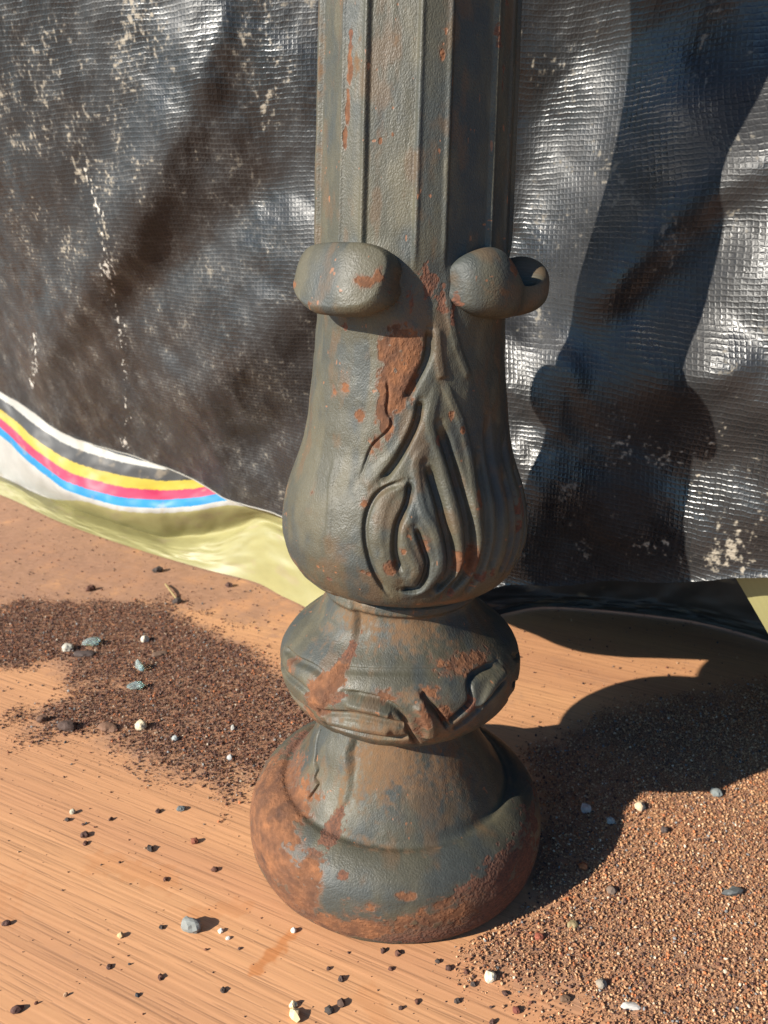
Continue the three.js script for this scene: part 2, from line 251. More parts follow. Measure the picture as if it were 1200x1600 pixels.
function curl(ac, hc, half, prot, dip, hollow) {      // a leaf tip rolled outwards
  return gridGeo(110, 90, (u, v) => {
    const s = Math.sin((u - 0.5) * Math.PI), t = v * Math.PI * 2, end = Math.pow(Math.max(0, 1 - Math.pow(Math.abs(s), hollow ? 2.6 : 3.4)), 0.5);
    const d = dip * Math.exp(-Math.pow((s - 0.24) / 0.25, 2));
    const ct = Math.cos(t), st = Math.sin(t), pw = (x, p) => Math.sign(x) * Math.pow(Math.abs(x), p);
    const pr = prot * (hollow ? 1 + 0.42 * sst(0.1, 0.75, s) : 1), nar = hollow ? 1 : 1 - 0.34 * sst(-0.1, -1, s);
    let rad = 0.0395 + pr * 0.38 - d * 0.0012 - 0.007 * Math.pow(Math.abs(s), 8) * (hollow && s > 0 ? 0 : 1) + pw(ct, hollow ? 0.82 : 0.7) * (pr * 0.62 - d * 0.001) * end, y = hc + half * (1 - nar) * 0.8 + pw(st, hollow ? 0.85 : 0.78) * half * nar * end - d * 0.019 * Math.pow(Math.max(0, st), 1.3) + (ct > 0 ? -0.0022 * ct * end : 0);
    if (!hollow) { const q = (rad - 0.0475) * 0.92 + (y - hc) * 0.38 - 0.0066; if (q > 0) { rad -= q * 0.74 * 0.92; y -= q * 0.74 * 0.38; } }
    const w = (fbm(u * 6 + ac, 3 + ct * 1.1 + st * 0.7, 2) - 0.5) * 0.0022 * end;
    rad += w; y += w * 0.5;
    const a = ac + s * (hollow ? 35 : 33) * (1 - 0.06 * ct);
    return [rad * Math.sin(a * RAD), y, rad * Math.cos(a * RAD), a / 360 + 0.5, arc(y) / PH];
  }, true);
}
mesh('curled_leaf', curl(-37.5, 0.3055, 0.0141, 0.0205, 0, false), ironMat, post).userData.label = 'curled leaf tip on the left, blunt and sunlit';
mesh('curled_leaf', curl(53.5, 0.3052, 0.0140, 0.0170, 1.15, true), ironMat, post).userData.label = 'curled leaf tip on the right with a hollow in its top';
mesh('curled_leaf', curl(-125, 0.3065, 0.0140, 0.0150, 0.5, false), ironMat, post).userData.label = 'curled leaf tip behind the left edge, mostly hidden';

// ---------------------------------------------------------------- the black tarpaulin, folded in two, its printed face inside
const HEM = [[-0.95, .17, -.95], [-0.517, .137, -.60], [-0.388, .106, -.50], [-0.266, .099, -.42], [-0.215, .096, -.38], [-0.159, .087, -.33], [-0.108, .094, -.28], [-0.04, .076, -.205], [0.01, .075, -.155], [0.071, .113, -.10], [0.106, .124, -.082], [0.134, .136, -.060], [0.157, .148, -.038], [0.182, .158, -.022], [0.24, .165, .005], [0.5, .18, .05]];
const MID = [[-0.95, -.88], [-0.5, -.50], [-0.3, -.335], [-0.1, -.195], [0, -.15], [0.067, -.105], [0.10, -.070], [0.138, -.025], [0.165, -.004], [0.2, .012], [0.3, .03], [0.5, .05]];
const TOP = [[-0.95, -.75], [-0.6, -.39], [-0.3, -.225], [-0.1, -.15], [0, -.125], [0.06, -.112], [0.1, -.085], [0.14, -.040], [0.17, -.020], [0.2, -.010], [0.3, .02], [0.5, .05]];
const col = (t, k) => t.map((r) => r[k]);
const HX = col(HEM, 0), HH = col(HEM, 1), HZ = col(HEM, 2), MX = col(MID, 0), MZ = col(MID, 1), TX = col(TOP, 0), TZ = col(TOP, 1);
// folds: [polyline (x, height), metres towards the viewer, half-width above/left, half-width below/right]
const FOLDS = [
  [[[-.10, .47], [-.145, .395], [-.216, .317], [-.34, .231], [-.43, .16]], .012, .030, .018],
  [[[-.058, .375], [-.13, .332], [-.193, .294], [-.26, .25]], -.011, .022, .022],
  [[[-.02, .33], [-.06, .30], [-.128, .235], [-.238, .137]], .014, .030, .024],
  [[[-.03, .23], [-.09, .19], [-.16, .13]], -.008, .02, .02],
  [[[.03, .26], [.057, .298], [.084, .35], [.113, .402], [.16, .418], [.25, .45]], -.045, .070, .085],
  [[[.085, .27], [.126, .329], [.155, .361], [.22, .40]], .016, .022, .016],
  [[[.10, .24], [.118, .279], [.139, .325], [.165, .352]], -.008, .014, .016],
  [[[.03, .29], [.059, .273], [.093, .258], [.134, .257], [.165, .278]], .012, .020, .016],
  [[[.05, .22], [.10, .215], [.15, .21], [.2, .235]], -.010, .02, .024],
  [[[-.33, .44], [-.26, .40], [-.30, .34]], .005, .03, .03],
  [[[-.19, .23], [-.22, .19], [-.29, .16]], .006, .03, .02],
];
function sheet(u, h) {
  const hem = interp(HX, HZ, u), mid = interp(MX, MZ, u), top = interp(TX, TZ, u), hh = interp(HX, HH, u);
  let z = interp([hh - 0.05, hh, 0.28, 0.46, 0.6], [hem - (mid - hem) * 0.25, hem, mid, top, top + (top - mid) * 0.4], h);
  for (const [pts, amp, wa, wb] of FOLDS) {
    let best = 1e9, side = 0, at = 0;
    for (let i = 0; i < pts.length - 1; i++) {
      const ax = u - pts[i][0], ay = h - pts[i][1], bx = pts[i + 1][0] - pts[i][0], by = pts[i + 1][1] - pts[i][1], t = clamp((ax * bx + ay * by) / (bx * bx + by * by));
      const d = Math.hypot(ax - bx * t, ay - by * t); if (d < best) { best = d; side = (bx * ay - by * ax) * (bx < 0 ? -1 : 1); at = (i + t) / (pts.length - 1); }
    }
    const w = side > 0 ? wa : wb; if (best > 3 * w) continue;
    z += amp * Math.exp(-(best * best) / (w * w)) * sst(-0.02, 0.2, at) * sst(-0.02, 0.2, 1 - at);
  }
  return z + (fbm(u * 18 + 5, h * 16 + u * 6, 3) - 0.5) * 0.009 + (fbm(u * 70 + 30, h * 60, 3) - 0.5) * 0.0028;
}
const SPU = 0.98, SPV = 0.60, CUW = 0.0030, CV = 0.0028;                         // metres of cloth covered by its texture
const dirtSpots = [[-.24, .436, .02, .8], [-.087, .426, .02, .7], [-.089, .40, .016, .7], [-.242, .363, .02, .9], [-.233, .322, .014, 1], [-.177, .435, .03, .7], [.165, .205, .03, .5], [.185, .22, .03, .5], [.138, .21, .012, .5], [.118, .216, .01, .5], [-.091, .327, .02, .4], [-.28, .41, .05, .6], [-.2, .40, .06, .55], [-.30, .33, .06, .5], [-.25, .28, .05, .3], [.17, .175, .03, .6], [.15, .16, .03, .4], [.165, .19, .06, .5], [.08, .42, .03, .2]];
const peel = [[[-.237, .365], [-.232, .335], [-.237, .307], [-.250, .26], [-.254, .239], [-.268, .188], [-.302, .113]], [[-.38, .227], [-.40, .19], [-.428, .161]]];
const tarp = new THREE.Group(); tarp.name = 'tarpaulin'; scene.add(tarp);
tag(tarp, 'black mesh backed tarpaulin hanging behind the iron post, striped printed face showing under its hem', 'tarpaulin');
const CU = [], CL = [];                               // length of cloth from x = 0, averaged over its height
{
  const n = 400; let acc = 0; const d = [];
  for (let i = 0; i <= n; i++) CU.push(-0.95 + 1.45 * i / n);
  for (let i = 0; i < n; i++) { let s = 0; for (const h of [.2, .3, .4]) s += Math.hypot(CU[i + 1] - CU[i], sheet(CU[i + 1], h) - sheet(CU[i], h)); d.push(s / 3); }
  CL.push(0); for (let i = 0; i < n; i++) CL.push(acc += d[i]);
  let z0 = 0; for (let i = 0; i < n; i++) if (CU[i] <= 0 && CU[i + 1] > 0) z0 = CL[i];
  for (let i = 0; i <= n; i++) CL[i] -= z0;
}
const cloth = (u) => { const q = (u + 0.95) / 1.45 * 400, i = clamp(Math.floor(q), 0, 399); return mix(CL[i], CL[i + 1], q - i); };
const dirtU = dirtSpots.map(([a, b, r, s]) => [cloth(a), b, r, s]), peelU = peel.map((p) => p.map(([a, b]) => [cloth(a), b]));
const weaveMat = (() => {
  const W = 2048, H = 1536, C = new Uint8Array(W * H * 4), R = new Uint8Array(W * H * 4);
  for (let y = 0; y < H; y++) for (let x = 0; x < W; x++) {
    const i = (y * W + x) * 4, u = (x / W) * SPU - 0.72, v = (y / H) * SPV;       // metres along the cloth
    let dirt = 0; const n1 = fbm(u * 60, v * 60, 4), n2 = fbm(u * 420, v * 420 + 8, 3), film = fbm(u * 26 + 9, v * 22, 4), th = vn(u * 130, v * 1300);
    for (const [a, b, r, s] of dirtU) { const d = Math.hypot(u - a, v - b) / r; if (d < 2) dirt = Math.max(dirt, s * (1.1 - 0.55 * d)); }
    dirt = sst(0.62, 1.05, dirt * 0.8 + (n1 - 0.5) * 1.1 + (n2 - 0.5) * 1.35 + (th - 0.5) * 0.25);
    dirt = Math.max(dirt, sst(0.72, 0.86, n2 * 0.6 + n1 * 0.5) * 0.4);
    let scar = 0; for (const p of peelU) { if (u > -0.15 || u < -0.62) break; const q = segDist(p, u, v)[0]; if (q < 0.008) scar = Math.max(scar, sst(0.35, 0.75, Math.exp(-Math.pow(q / 0.0022, 2)) * 0.55 + (n2 - 0.58) * 2.4 + (n1 - 0.5) * 1.8)); }
    let c0 = 0.0125 * (0.8 + 0.5 * film), c1 = c0, c2 = c0 * 1.03;
    const q9 = v / SPV * Math.PI * 2 * (SPV / (64 * CV)), p9 = u / (64 * CUW) * Math.PI * 2;
    const cu = u / CUW + 0.22 * Math.sin(q9 * 3 + Math.sin(p9 * 2) * 2), cv = v / CV + 0.20 * Math.sin(p9 * 3 + Math.sin(q9 * 2) * 2), du = Math.abs(cu - Math.round(cu)), dv = Math.abs(cv - Math.round(cv)), thr = Math.max(Math.exp(-Math.pow(du / 0.2, 2)) * 0.7, Math.exp(-Math.pow(dv / 0.2, 2)));
    const haze = (0.012 + sst(0.38, 0.72, n1 * 0.6 + n2 * 0.4) * 0.115 * sst(0.05, -0.2, u)) * (0.25 + 1.3 * thr); c0 = mix(c0, 0.29, haze); c1 = mix(c1, 0.28, haze); c2 = mix(c2, 0.26, haze);
    const k = dirt * 0.75; c0 = mix(c0, 0.36, k); c1 = mix(c1, 0.31, k); c2 = mix(c2, 0.235, k);
    c0 = mix(c0, 0.58, scar * 0.8); c1 = mix(c1, 0.54, scar * 0.8); c2 = mix(c2, 0.47, scar * 0.8);
    C[i] = enc(c0); C[i + 1] = enc(c1); C[i + 2] = enc(c2); C[i + 3] = 255;
    const r = b8(clamp(0.31 + 0.12 * sst(0, -0.2, u) + 0.45 * (film - 0.45) + 0.2 * (n2 - 0.5) + dirt * 0.4 + scar * 0.3, 0.24, 1)); R[i] = R[i + 1] = R[i + 2] = r; R[i + 3] = 255;
  }
  // the mesh: 64 by 64 threads under a thin film that sags between them
  const T = 1024, N = 64, B = new Uint8Array(T * T * 4), w1 = (a, b) => NL[((a & 63) << 8) + (b & 63)];
  for (let y = 0; y < T; y++) for (let x = 0; x < T; x++) {
    const i = (y * T + x) * 4, p = x / T * Math.PI * 2, q = y / T * Math.PI * 2;
    const cu = x / T * N + 0.22 * Math.sin(q * 3 + Math.sin(p * 2) * 2) + 0.05 * Math.sin(q * 17 + p * 4), cv = y / T * N + 0.20 * Math.sin(p * 3 + Math.sin(q * 2) * 2) + 0.05 * Math.sin(p * 19 + q * 5);
    const iu = Math.floor(cu + 64), iv = Math.floor(cv + 64), fu = cu + 64 - iu, fv = cv + 64 - iv, du = Math.min(fu, 1 - fu), dv = Math.min(fv, 1 - fv), ju = w1(iu, iv), jv = w1(iv + 7, iu + 19);
    const tu = Math.exp(-Math.pow(du / 0.18, 2)), tv = Math.exp(-Math.pow(dv / 0.18, 2)), sag = 1 - Math.pow(Math.max(Math.abs(fu - 0.5), Math.abs(fv - 0.5)) * 2, 2);
    B[i] = B[i + 1] = B[i + 2] = b8(clamp(0.15 + Math.max(tu * (0.38 + 0.22 * ju), tv * (0.52 + 0.24 * jv)) + sag * (0.10 + 0.3 * ju) + 0.1 * (w1(x >> 2, y >> 2) - 0.5))); B[i + 3] = 255;
  }
  const bt = tex(B, T, T, false); bt.repeat.set(SPU / (64 * CUW), SPV / (64 * CV)); bt.offset.set(-0.72 / (64 * CUW), 0);
  const m = new THREE.MeshPhysicalMaterial({ map: tex(C, W, H, true), roughnessMap: tex(R, W, H, false), bumpMap: bt, bumpScale: 0.0003, roughness: 1, specularIntensity: 0.85, side: THREE.DoubleSide });
  m.name = 'coated_mesh'; return m;
})();
{
  const nu = 560, nv = 380, U0 = -0.95, U1 = 0.5, TOPH = 0.72, Z = new Float32Array((nu + 1) * (nv + 1)), Hh = new Float32Array((nu + 1) * (nv + 1)), X = new Float32Array(nu + 1);
  for (let i = 0; i <= nu; i++) { const s = i / nu; X[i] = s < 0.12 ? mix(U0, -0.55, s / 0.12) : s < 0.92 ? mix(-0.55, 0.26, (s - 0.12) / 0.8) : mix(0.26, U1, (s - 0.92) / 0.08); }
  for (let j = 0; j <= nv; j++) for (let i = 0; i <= nu; i++) {
    const hh = interp(HX, HH, X[i]) + (fbm(X[i] * 40, 3, 2) - 0.5) * 0.004, t = j / nv, h = mix(hh, TOPH, t < 0.86 ? t * 0.66 / 0.86 : 0.66 + (t - 0.86) * 0.34 / 0.14); Hh[j * (nu + 1) + i] = h;
    Z[j * (nu + 1) + i] = sheet(X[i], h) + 0.002 * Math.exp(-t * 120);
  }
  const g = gridGeo(nu, nv, (u, v, i, j) => { const o = j * (nu + 1) + i; return [X[i], Hh[o], Z[o], (cloth(X[i]) + 0.72) / SPU, Hh[o] / SPV]; });
  mesh('black_sheet', g, weaveMat, tarp).userData.label = 'black woven back of the tarpaulin with dusty folds and a peeling crease';
  // the cut edge: a narrow pale rim along the hem
  const pts = []; for (let i = 0; i <= nu && X[i] < -0.06; i += 2) pts.push(new THREE.Vector3(X[i], Hh[i] - 0.0004, Z[i] + 0.0002));
  const rim = new THREE.MeshStandardMaterial({ color: new THREE.Color(0.30, 0.28, 0.24), roughness: 0.8 });
  mesh('cut_edge', new THREE.TubeGeometry(new THREE.CatmullRomCurve3(pts), 500, 0.00055, 5), rim, tarp);
}
// the printed inner face of the back layer: comes down behind the hem, dips, rises to a soft roll and lies out on the board
const ROWS = [
  [[-0.95, .72, -.80], [-0.5, .72, -.52], [-0.3, .72, -.38], [-0.1, .72, -.24], [0.06, .72, -.16], [0.2, .72, -.05], [0.55, .72, .04]],
  [[-0.95, .40, -.90], [-0.5, .40, -.62], [-0.3, .40, -.47], [-0.1, .40, -.32], [0.06, .40, -.26], [0.2, .40, -.26], [0.55, .40, .04]],
  [[-0.95, .19, -.98], [-0.626, .165, -.70], [-0.528, .143, -.63], [-0.397, .111, -.53], [-0.273, .105, -.45], [-0.212, .118, -.405], [-0.16, .130, -.375], [-0.117, .125, -.345], [-0.04, .12, -.30], [0.06, .12, -.28], [0.14, .12, -.305], [0.25, .12, -.29], [0.55, .12, .02]],
  [[-0.95, .10, -.98], [-0.63, .090, -.69], [-0.537, .069, -.622], [-0.466, .050, -.555], [-0.391, .038, -.490], [-0.329, .040, -.445], [-0.263, .052, -.400], [-0.212, .066, -.370], [-0.16, .081, -.345], [-0.125, .080, -.330], [-0.04, .075, -.29], [0.06, .09, -.29], [0.14, .09, -.305], [0.25, .09, -.29], [0.55, .09, .02]],
  [[-0.95, .02, -.95], [-0.64, .014, -.69], [-0.553, .012, -.637], [-0.488, .007, -.590], [-0.416, .004, -.540], [-0.353, .002, -.500], [-0.285, .003, -.455], [-0.23, .017, -.420], [-0.173, .043, -.380], [-0.136, .065, -.345], [-0.04, .05, -.30], [0.06, .045, -.31], [0.14, .045, -.305], [0.25, .04, -.29], [0.55, .04, .02]],
  [[-0.95, .018, -.90], [-0.636, .018, -.66], [-0.534, .015, -.605], [-0.40, .004, -.503], [-0.275, .006, -.428], [-0.199, .022, -.382], [-0.15, .050, -.350], [-0.128, .059, -.330], [-0.075, .054, -.285], [-0.04, .04, -.270], [0.06, .02, -.29], [0.14, .015, -.305], [0.25, .015, -.29], [0.55, .015, .02]],
  [[-0.95, .002, -.88], [-0.636, .002, -.65], [-0.53, .0015, -.588], [-0.40, .0015, -.486], [-0.268, .0015, -.402], [-0.20, .0015, -.365], [-0.145, .0015, -.338], [-0.11, .0015, -.305], [-0.03, .0015, -.25], [0.06, .0015, -.27], [0.14, .0015, -.305], [0.25, .0015, -.29], [0.55, .0015, .02]],
];
{
  const VR = [-3, -1.5, 0, 1, 1.6, 2, 3], RX = ROWS.map((r) => [col(r, 0), col(r, 1), col(r, 2)]);
  const at = (k, u) => [interp(RX[k][0], RX[k][1], u), interp(RX[k][0], RX[k][2], u)];
  const W = 1024, H = 768, C = new Uint8Array(W * H * 4);
  const bands = [[0.31, 0.30, 0.27], [0.026, 0.023, 0.020], [0.33, 0.245, 0.018], [0.31, 0.014, 0.055], [0.0, 0.155, 0.34], [0.32, 0.31, 0.285], [0.25, 0.226, 0.095]];
  for (let y = 0; y < H; y++) for (let x = 0; x < W; x++) {
    const v = (y / H) * 6 - 3, u = (x / W) * 1.5 - 0.95, i = (y * W + x) * 4, e = (vn(u * 300, v * 8) - 0.5) * 0.012;
    const lim = [0.27, 0.46, 0.63, 0.80, 0.95, u < -0.50 ? 1.7 : mix(1.04, 1.7, sst(-0.36, -0.50, u))];
    let b = 0; while (b < 6 && v + e > lim[b]) b++;
    if (b !== 6 ? u > 0.045 : u > 0.03 + 0.05 * vn(u * 20, v * 3)) b = 1;   // right of the post, deep shade under the hem is painted in black
    const k = 0.90 + 0.16 * fbm(u * 120, v * 14, 3), d = sst(0.66, 0.8, fbm(u * 60 + 8, v * 6 + 20, 4)) * 0.35, weave = 1 - 0.05 * ((x & 1) ^ (y & 1));
    for (let q = 0; q < 3; q++) C[i + q] = enc(mix(bands[b][q] * k * weave, [0.25, 0.19, 0.12][q], d));
    C[i + 3] = 255;
  }
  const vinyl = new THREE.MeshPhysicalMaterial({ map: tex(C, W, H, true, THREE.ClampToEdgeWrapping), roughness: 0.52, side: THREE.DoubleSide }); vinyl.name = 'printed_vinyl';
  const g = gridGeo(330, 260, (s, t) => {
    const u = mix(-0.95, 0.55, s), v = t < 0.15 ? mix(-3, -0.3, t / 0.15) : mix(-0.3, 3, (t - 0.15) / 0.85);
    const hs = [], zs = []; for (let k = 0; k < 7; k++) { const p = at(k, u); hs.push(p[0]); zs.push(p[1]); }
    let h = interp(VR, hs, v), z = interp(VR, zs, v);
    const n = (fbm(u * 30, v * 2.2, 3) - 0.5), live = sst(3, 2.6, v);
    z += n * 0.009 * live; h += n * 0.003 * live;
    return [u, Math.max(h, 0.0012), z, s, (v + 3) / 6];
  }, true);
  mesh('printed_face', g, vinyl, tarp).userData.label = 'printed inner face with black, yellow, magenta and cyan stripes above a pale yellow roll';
  // a corner of the same print turned forward under the hem on the right
  const cg = gridGeo(24, 30, (s, t) => { const x = mix(0.172, 0.30, s) + t * 0.075 * (1 - s), y = mix(0.168, 0.06, t), z = mix(-0.044, -0.012, s) - 0.006 + 0.006 * Math.sin(s * 5 + t * 3); return [x, y, z, 0.35 + s * 0.06, 0.985]; }, true);
  mesh('turned_corner', cg, vinyl, tarp).userData.label = 'pale yellow corner turned forward under the hem';
}

// ---------------------------------------------------------------- the plywood board
const GA = 23 * RAD, GC = Math.cos(GA), GS = Math.sin(GA), BX = -0.05, BZ = -0.08, BS = 0.9;
const leftPoly = [[-.42, -.265], [-.31, -.273], [-.23, -.284], [-.165, -.238], [-.103, -.172], [-.058, -.13], [-.05, -.06], [-.087, -.036], [-.13, -.048], [-.187, -.068], [-.234, -.085], [-.258, -.104], [-.222, -.138], [-.265, -.172], [-.42, -.168]];
const rightPoly = [[.046, .076], [.068, .050], [.085, -.03], [.088, -.075], [.128, -.115], [.185, -.135], [.25, -.17], [.36, -.2], [.36, .16], [.18, .15], [.108, .118], [.082, .105], [.062, .09]];
function polyDist(p, x, z) {                          // signed, positive inside, metres
  let ins = false; const d = segDist([...p, p[0]], x, z)[0];
  for (let i = 0, j = p.length - 1; i < p.length; j = i++) if ((p[i][1] > z) !== (p[j][1] > z) && x < (p[j][0] - p[i][0]) * (z - p[i][1]) / (p[j][1] - p[i][1]) + p[i][0]) ins = !ins;
  return ins ? d : -d;
}
{
  const W = 2048, C = new Uint8Array(W * W * 4), R = new Uint8Array(W * W * 4), pore = new Float32Array(W * W);
  for (let k = 0; k < 17000; k++) {                   // open pores of the veneer
    const x0 = Math.floor(rnd() * W), y0 = Math.floor(rnd() * W), len = Math.floor(rr(30, 190) * (0.4 + vn(x0 / 300, y0 / 40))), s = rr(0.05, 0.34), dr = rr(-0.01, 0.01);
    for (let q = 0; q < len; q++) { const i = (((y0 + Math.round(q * dr)) & 2047) * W) + ((x0 + q) & 2047), v = s * Math.sin((q + 0.5) / len * Math.PI); if (v > pore[i]) pore[i] = v; }
  }
  const stains = [[-.048, .069, -.062, .092, .004, .9], [-.12, .04, -.16, .03, .010, .35], [-.075, .055, -.10, .062, .006, .35], [-.01, .10, .0, .12, .006, .25], [-.2, .06, -.25, .10, .02, .25]];
  for (let y = 0; y < W; y++) for (let x = 0; x < W; x++) {
    const a = (x / W - 0.5) * BS, b = (y / W - 0.5) * BS, X = BX + a * GC - b * GS, Zz = BZ + a * GS + b * GC, i = y * W + x;
    const wv = b + (vn(a * 5, b * 12) - 0.5) * 0.006, l1 = vn(a * 9, wv * 700), l2 = vn(a * 5 + 30, wv * 260), l3 = vn(a * 2.5, wv * 40), p = pore[i];
    const tone = 0.89 + 0.09 * l1 + 0.07 * l2 + 0.16 * (l3 - 0.5);
    let r = 0.50 * tone, g = 0.247 * tone * (0.97 + 0.06 * l3), bl = 0.115 * tone;
    const rim = Math.pow(1 - p, 1.5); r = mix(0.085, r, rim); g = mix(0.042, g, rim); bl = mix(0.024, bl, rim);
    // soil rubbed into the veneer, with its own patchy outline
    const n = fbm(X * 38, Zz * 38, 5), n2 = fbm(X * 260, Zz * 260, 3);
    const far = sst(-0.20, -0.34, Zz) * sst(0.1, -0.1, X) * 0.8 + sst(-0.05, -0.22, Zz) * 0.3;
    const dl = polyDist(leftPoly, X, Zz), dr = polyDist(rightPoly, X, Zz);
    let soil = Math.max(far, sst(-0.035, 0.012, dl), sst(-0.03, 0.012, dr) * 0.95);
    soil = sst(0.30, 0.95, soil * 0.85 + (n - 0.5) * 1.0 + (n2 - 0.5) * 0.5);
    const t = soil * 0.85; r = mix(r, 0.27 * (0.7 + 0.6 * n2), t); g = mix(g, 0.145 * (0.7 + 0.6 * n2), t); bl = mix(bl, 0.085 * (0.7 + 0.6 * n2), t);
    for (const [ax, az, bx, bz, w, s] of stains) { const q = segDist([[ax, az], [bx, bz]], X, Zz)[0]; if (q < w * 2) { const k = s * sst(0.25, 0.7, Math.exp(-(q * q) / (w * w)) * 0.8 + (n2 - 0.5) * 0.9); r = mix(r, 0.42, k); g = mix(g, 0.16, k); bl = mix(bl, 0.05, k); } }
    C[i * 4] = enc(r); C[i * 4 + 1] = enc(g); C[i * 4 + 2] = enc(bl); C[i * 4 + 3] = 255;
    R[i * 4] = b8(0.62 + 0.22 * (l1 - 0.5) + 0.12 * (l2 - 0.5) - 0.45 * p + (n2 - 0.5) * 0.25 * soil); R[i * 4 + 1] = b8(0.72 + 0.2 * soil); R[i * 4 + 3] = 255;
  }
  const cm = tex(C, W, W, true, THREE.MirroredRepeatWrapping), rm = tex(R, W, W, false, THREE.MirroredRepeatWrapping);
  const bm = new THREE.MeshStandardMaterial({ map: cm, roughnessMap: rm, bumpMap: rm, bumpScale: 0.0006, roughness: 1 }); bm.name = 'plywood';
  const g = new THREE.BoxGeometry(2.44, 0.018, 2.44), p = g.attributes.position, uv = g.attributes.uv;
  g.translate(0, -0.009, 0.1);
  for (let i = 0; i < p.count; i++) { const x = p.getX(i) - BX, z = p.getZ(i) - BZ; uv.setXY(i, (x * GC + z * GS) / BS + 0.5, (-x * GS + z * GC) / BS + 0.5 + p.getY(i)); }
  const board = mesh('plywood_board', g, bm, scene); board.userData.kind = 'structure'; board.userData.label = 'sunlit reddish plywood board strewn with soil';
}

// ---------------------------------------------------------------- soil and grit lying on the board
function lump(seedN, detail = 0, rough = 0.25) {
  const g = mergeVertices(new THREE.IcosahedronGeometry(1, detail).deleteAttribute('uv').deleteAttribute('normal')), p = g.attributes.position;
  for (let i = 0; i < p.count; i++) { const k = 1 - rough + 2 * rough * vn(p.getX(i) * 1.7 + seedN * 13.1, p.getY(i) * 1.7 + p.getZ(i) * 2.3 + seedN); p.setXYZ(i, p.getX(i) * k, p.getY(i) * k, p.getZ(i) * k); }
  g.computeVertexNormals(); return g;
}
const gritMat = new THREE.MeshStandardMaterial({ color: 0xffffff, roughness: 0.85, flatShading: true }); gritMat.name = 'grit';
const M4 = new THREE.Matrix4(), Q = new THREE.Quaternion(), E3 = new THREE.Euler(), P3 = new THREE.Vector3(), S3 = new THREE.Vector3(), COL = new THREE.Color();
const underFoot = (x, z, r) => x * x + z * z < Math.pow(0.0795 + r, 2);
function grit(name, label, n, place, palette) {
  const im = new THREE.InstancedMesh(lump(3, 0, 0.35), gritMat, n); im.name = name; im.castShadow = im.receiveShadow = true;
  for (let i = 0; i < n; i++) {
    const [x, z, r, lift] = place();
    E3.set(rnd() * 6.3, rnd() * 6.3, rnd() * 6.3); Q.setFromEuler(E3);
    S3.set(r * rr(0.7, 1.3), r * rr(0.6, 1), r * rr(0.7, 1.3));
    im.setMatrixAt(i, M4.compose(P3.set(x, lift + r * 0.45, z), Q, S3));
    let w = rnd(), k = 0; while (k < palette.length - 1 && (w -= palette[k][3]) > 0) k++;
    const t = rr(0.78, 1.22); im.setColorAt(i, COL.setRGB(palette[k][0] * t, palette[k][1] * t, palette[k][2] * t));
  }
  im.userData = { kind: 'stuff', label }; scene.add(im); return im;
}
const DARK = [[.11, .045, .026, .42], [.075, .036, .027, .26], [.17, .065, .03, .17], [.40, .13, .045, .035], [.22, .15, .10, .08], [.46, .38, .28, .012], [.19, .19, .18, .02]];
const LIGHT = [[.37, .19, .09, .30], [.23, .10, .047, .30], [.46, .28, .15, .14], [.12, .058, .038, .15], [.40, .13, .045, .06], [.56, .44, .31, .025], [.19, .18, .17, .02]];
const size = (a, b) => (a + (b - a) * Math.pow(rnd(), 6)) / 1000;
function inPoly(p, x0, x1, z0, z1, soft, a, b, heap) {
  for (;;) {
    const x = rr(x0, x1), z = rr(z0, z1), d = polyDist(p, x, z), k = sst(-soft, soft * 0.6, d + (fbm(x * 40, z * 40, 3) - 0.5) * soft * 2.2);
    if (rnd() > Math.pow(k, 1.6)) continue; const r = size(a, b); if (underFoot(x, z, r)) continue;
    return [x, z, r, rnd() * heap * k];
  }
}
grit('soil', 'dark reddish brown soil spread in a band left of the iron post', 95000, () => inPoly(leftPoly, -.45, -.03, -.32, 0, .026, .19, .95, .0009), DARK);
grit('sand', 'coarse tan and rust coloured sand spread to the right of the iron post', 185000, () => inPoly(rightPoly, .03, .37, -.22, .17, .034, .2, .95, .0007), LIGHT);
grit('crumbs', 'tiny dark crumbs scattered over the bare plywood', 15000, () => {
  for (;;) {
    const x = rr(-.5, .3), z = rr(-.55, .16), d = Math.max(polyDist(leftPoly, x, z), polyDist(rightPoly, x, z)), k = 0.07 + 0.9 * Math.exp(Math.min(0, d) / 0.016) * (0.3 + vn(x * 60, z * 60)) + 0.14 * sst(-.1, -.3, z);
    if (rnd() > k) continue; const r = size(.28, 1.2); if (underFoot(x, z, r)) continue; return [x, z, r, 0];
  }
}, [[.07, .035, .025, .5], [.14, .055, .03, .3], [.30, .18, .10, .1], [.05, .05, .05, .1]]);

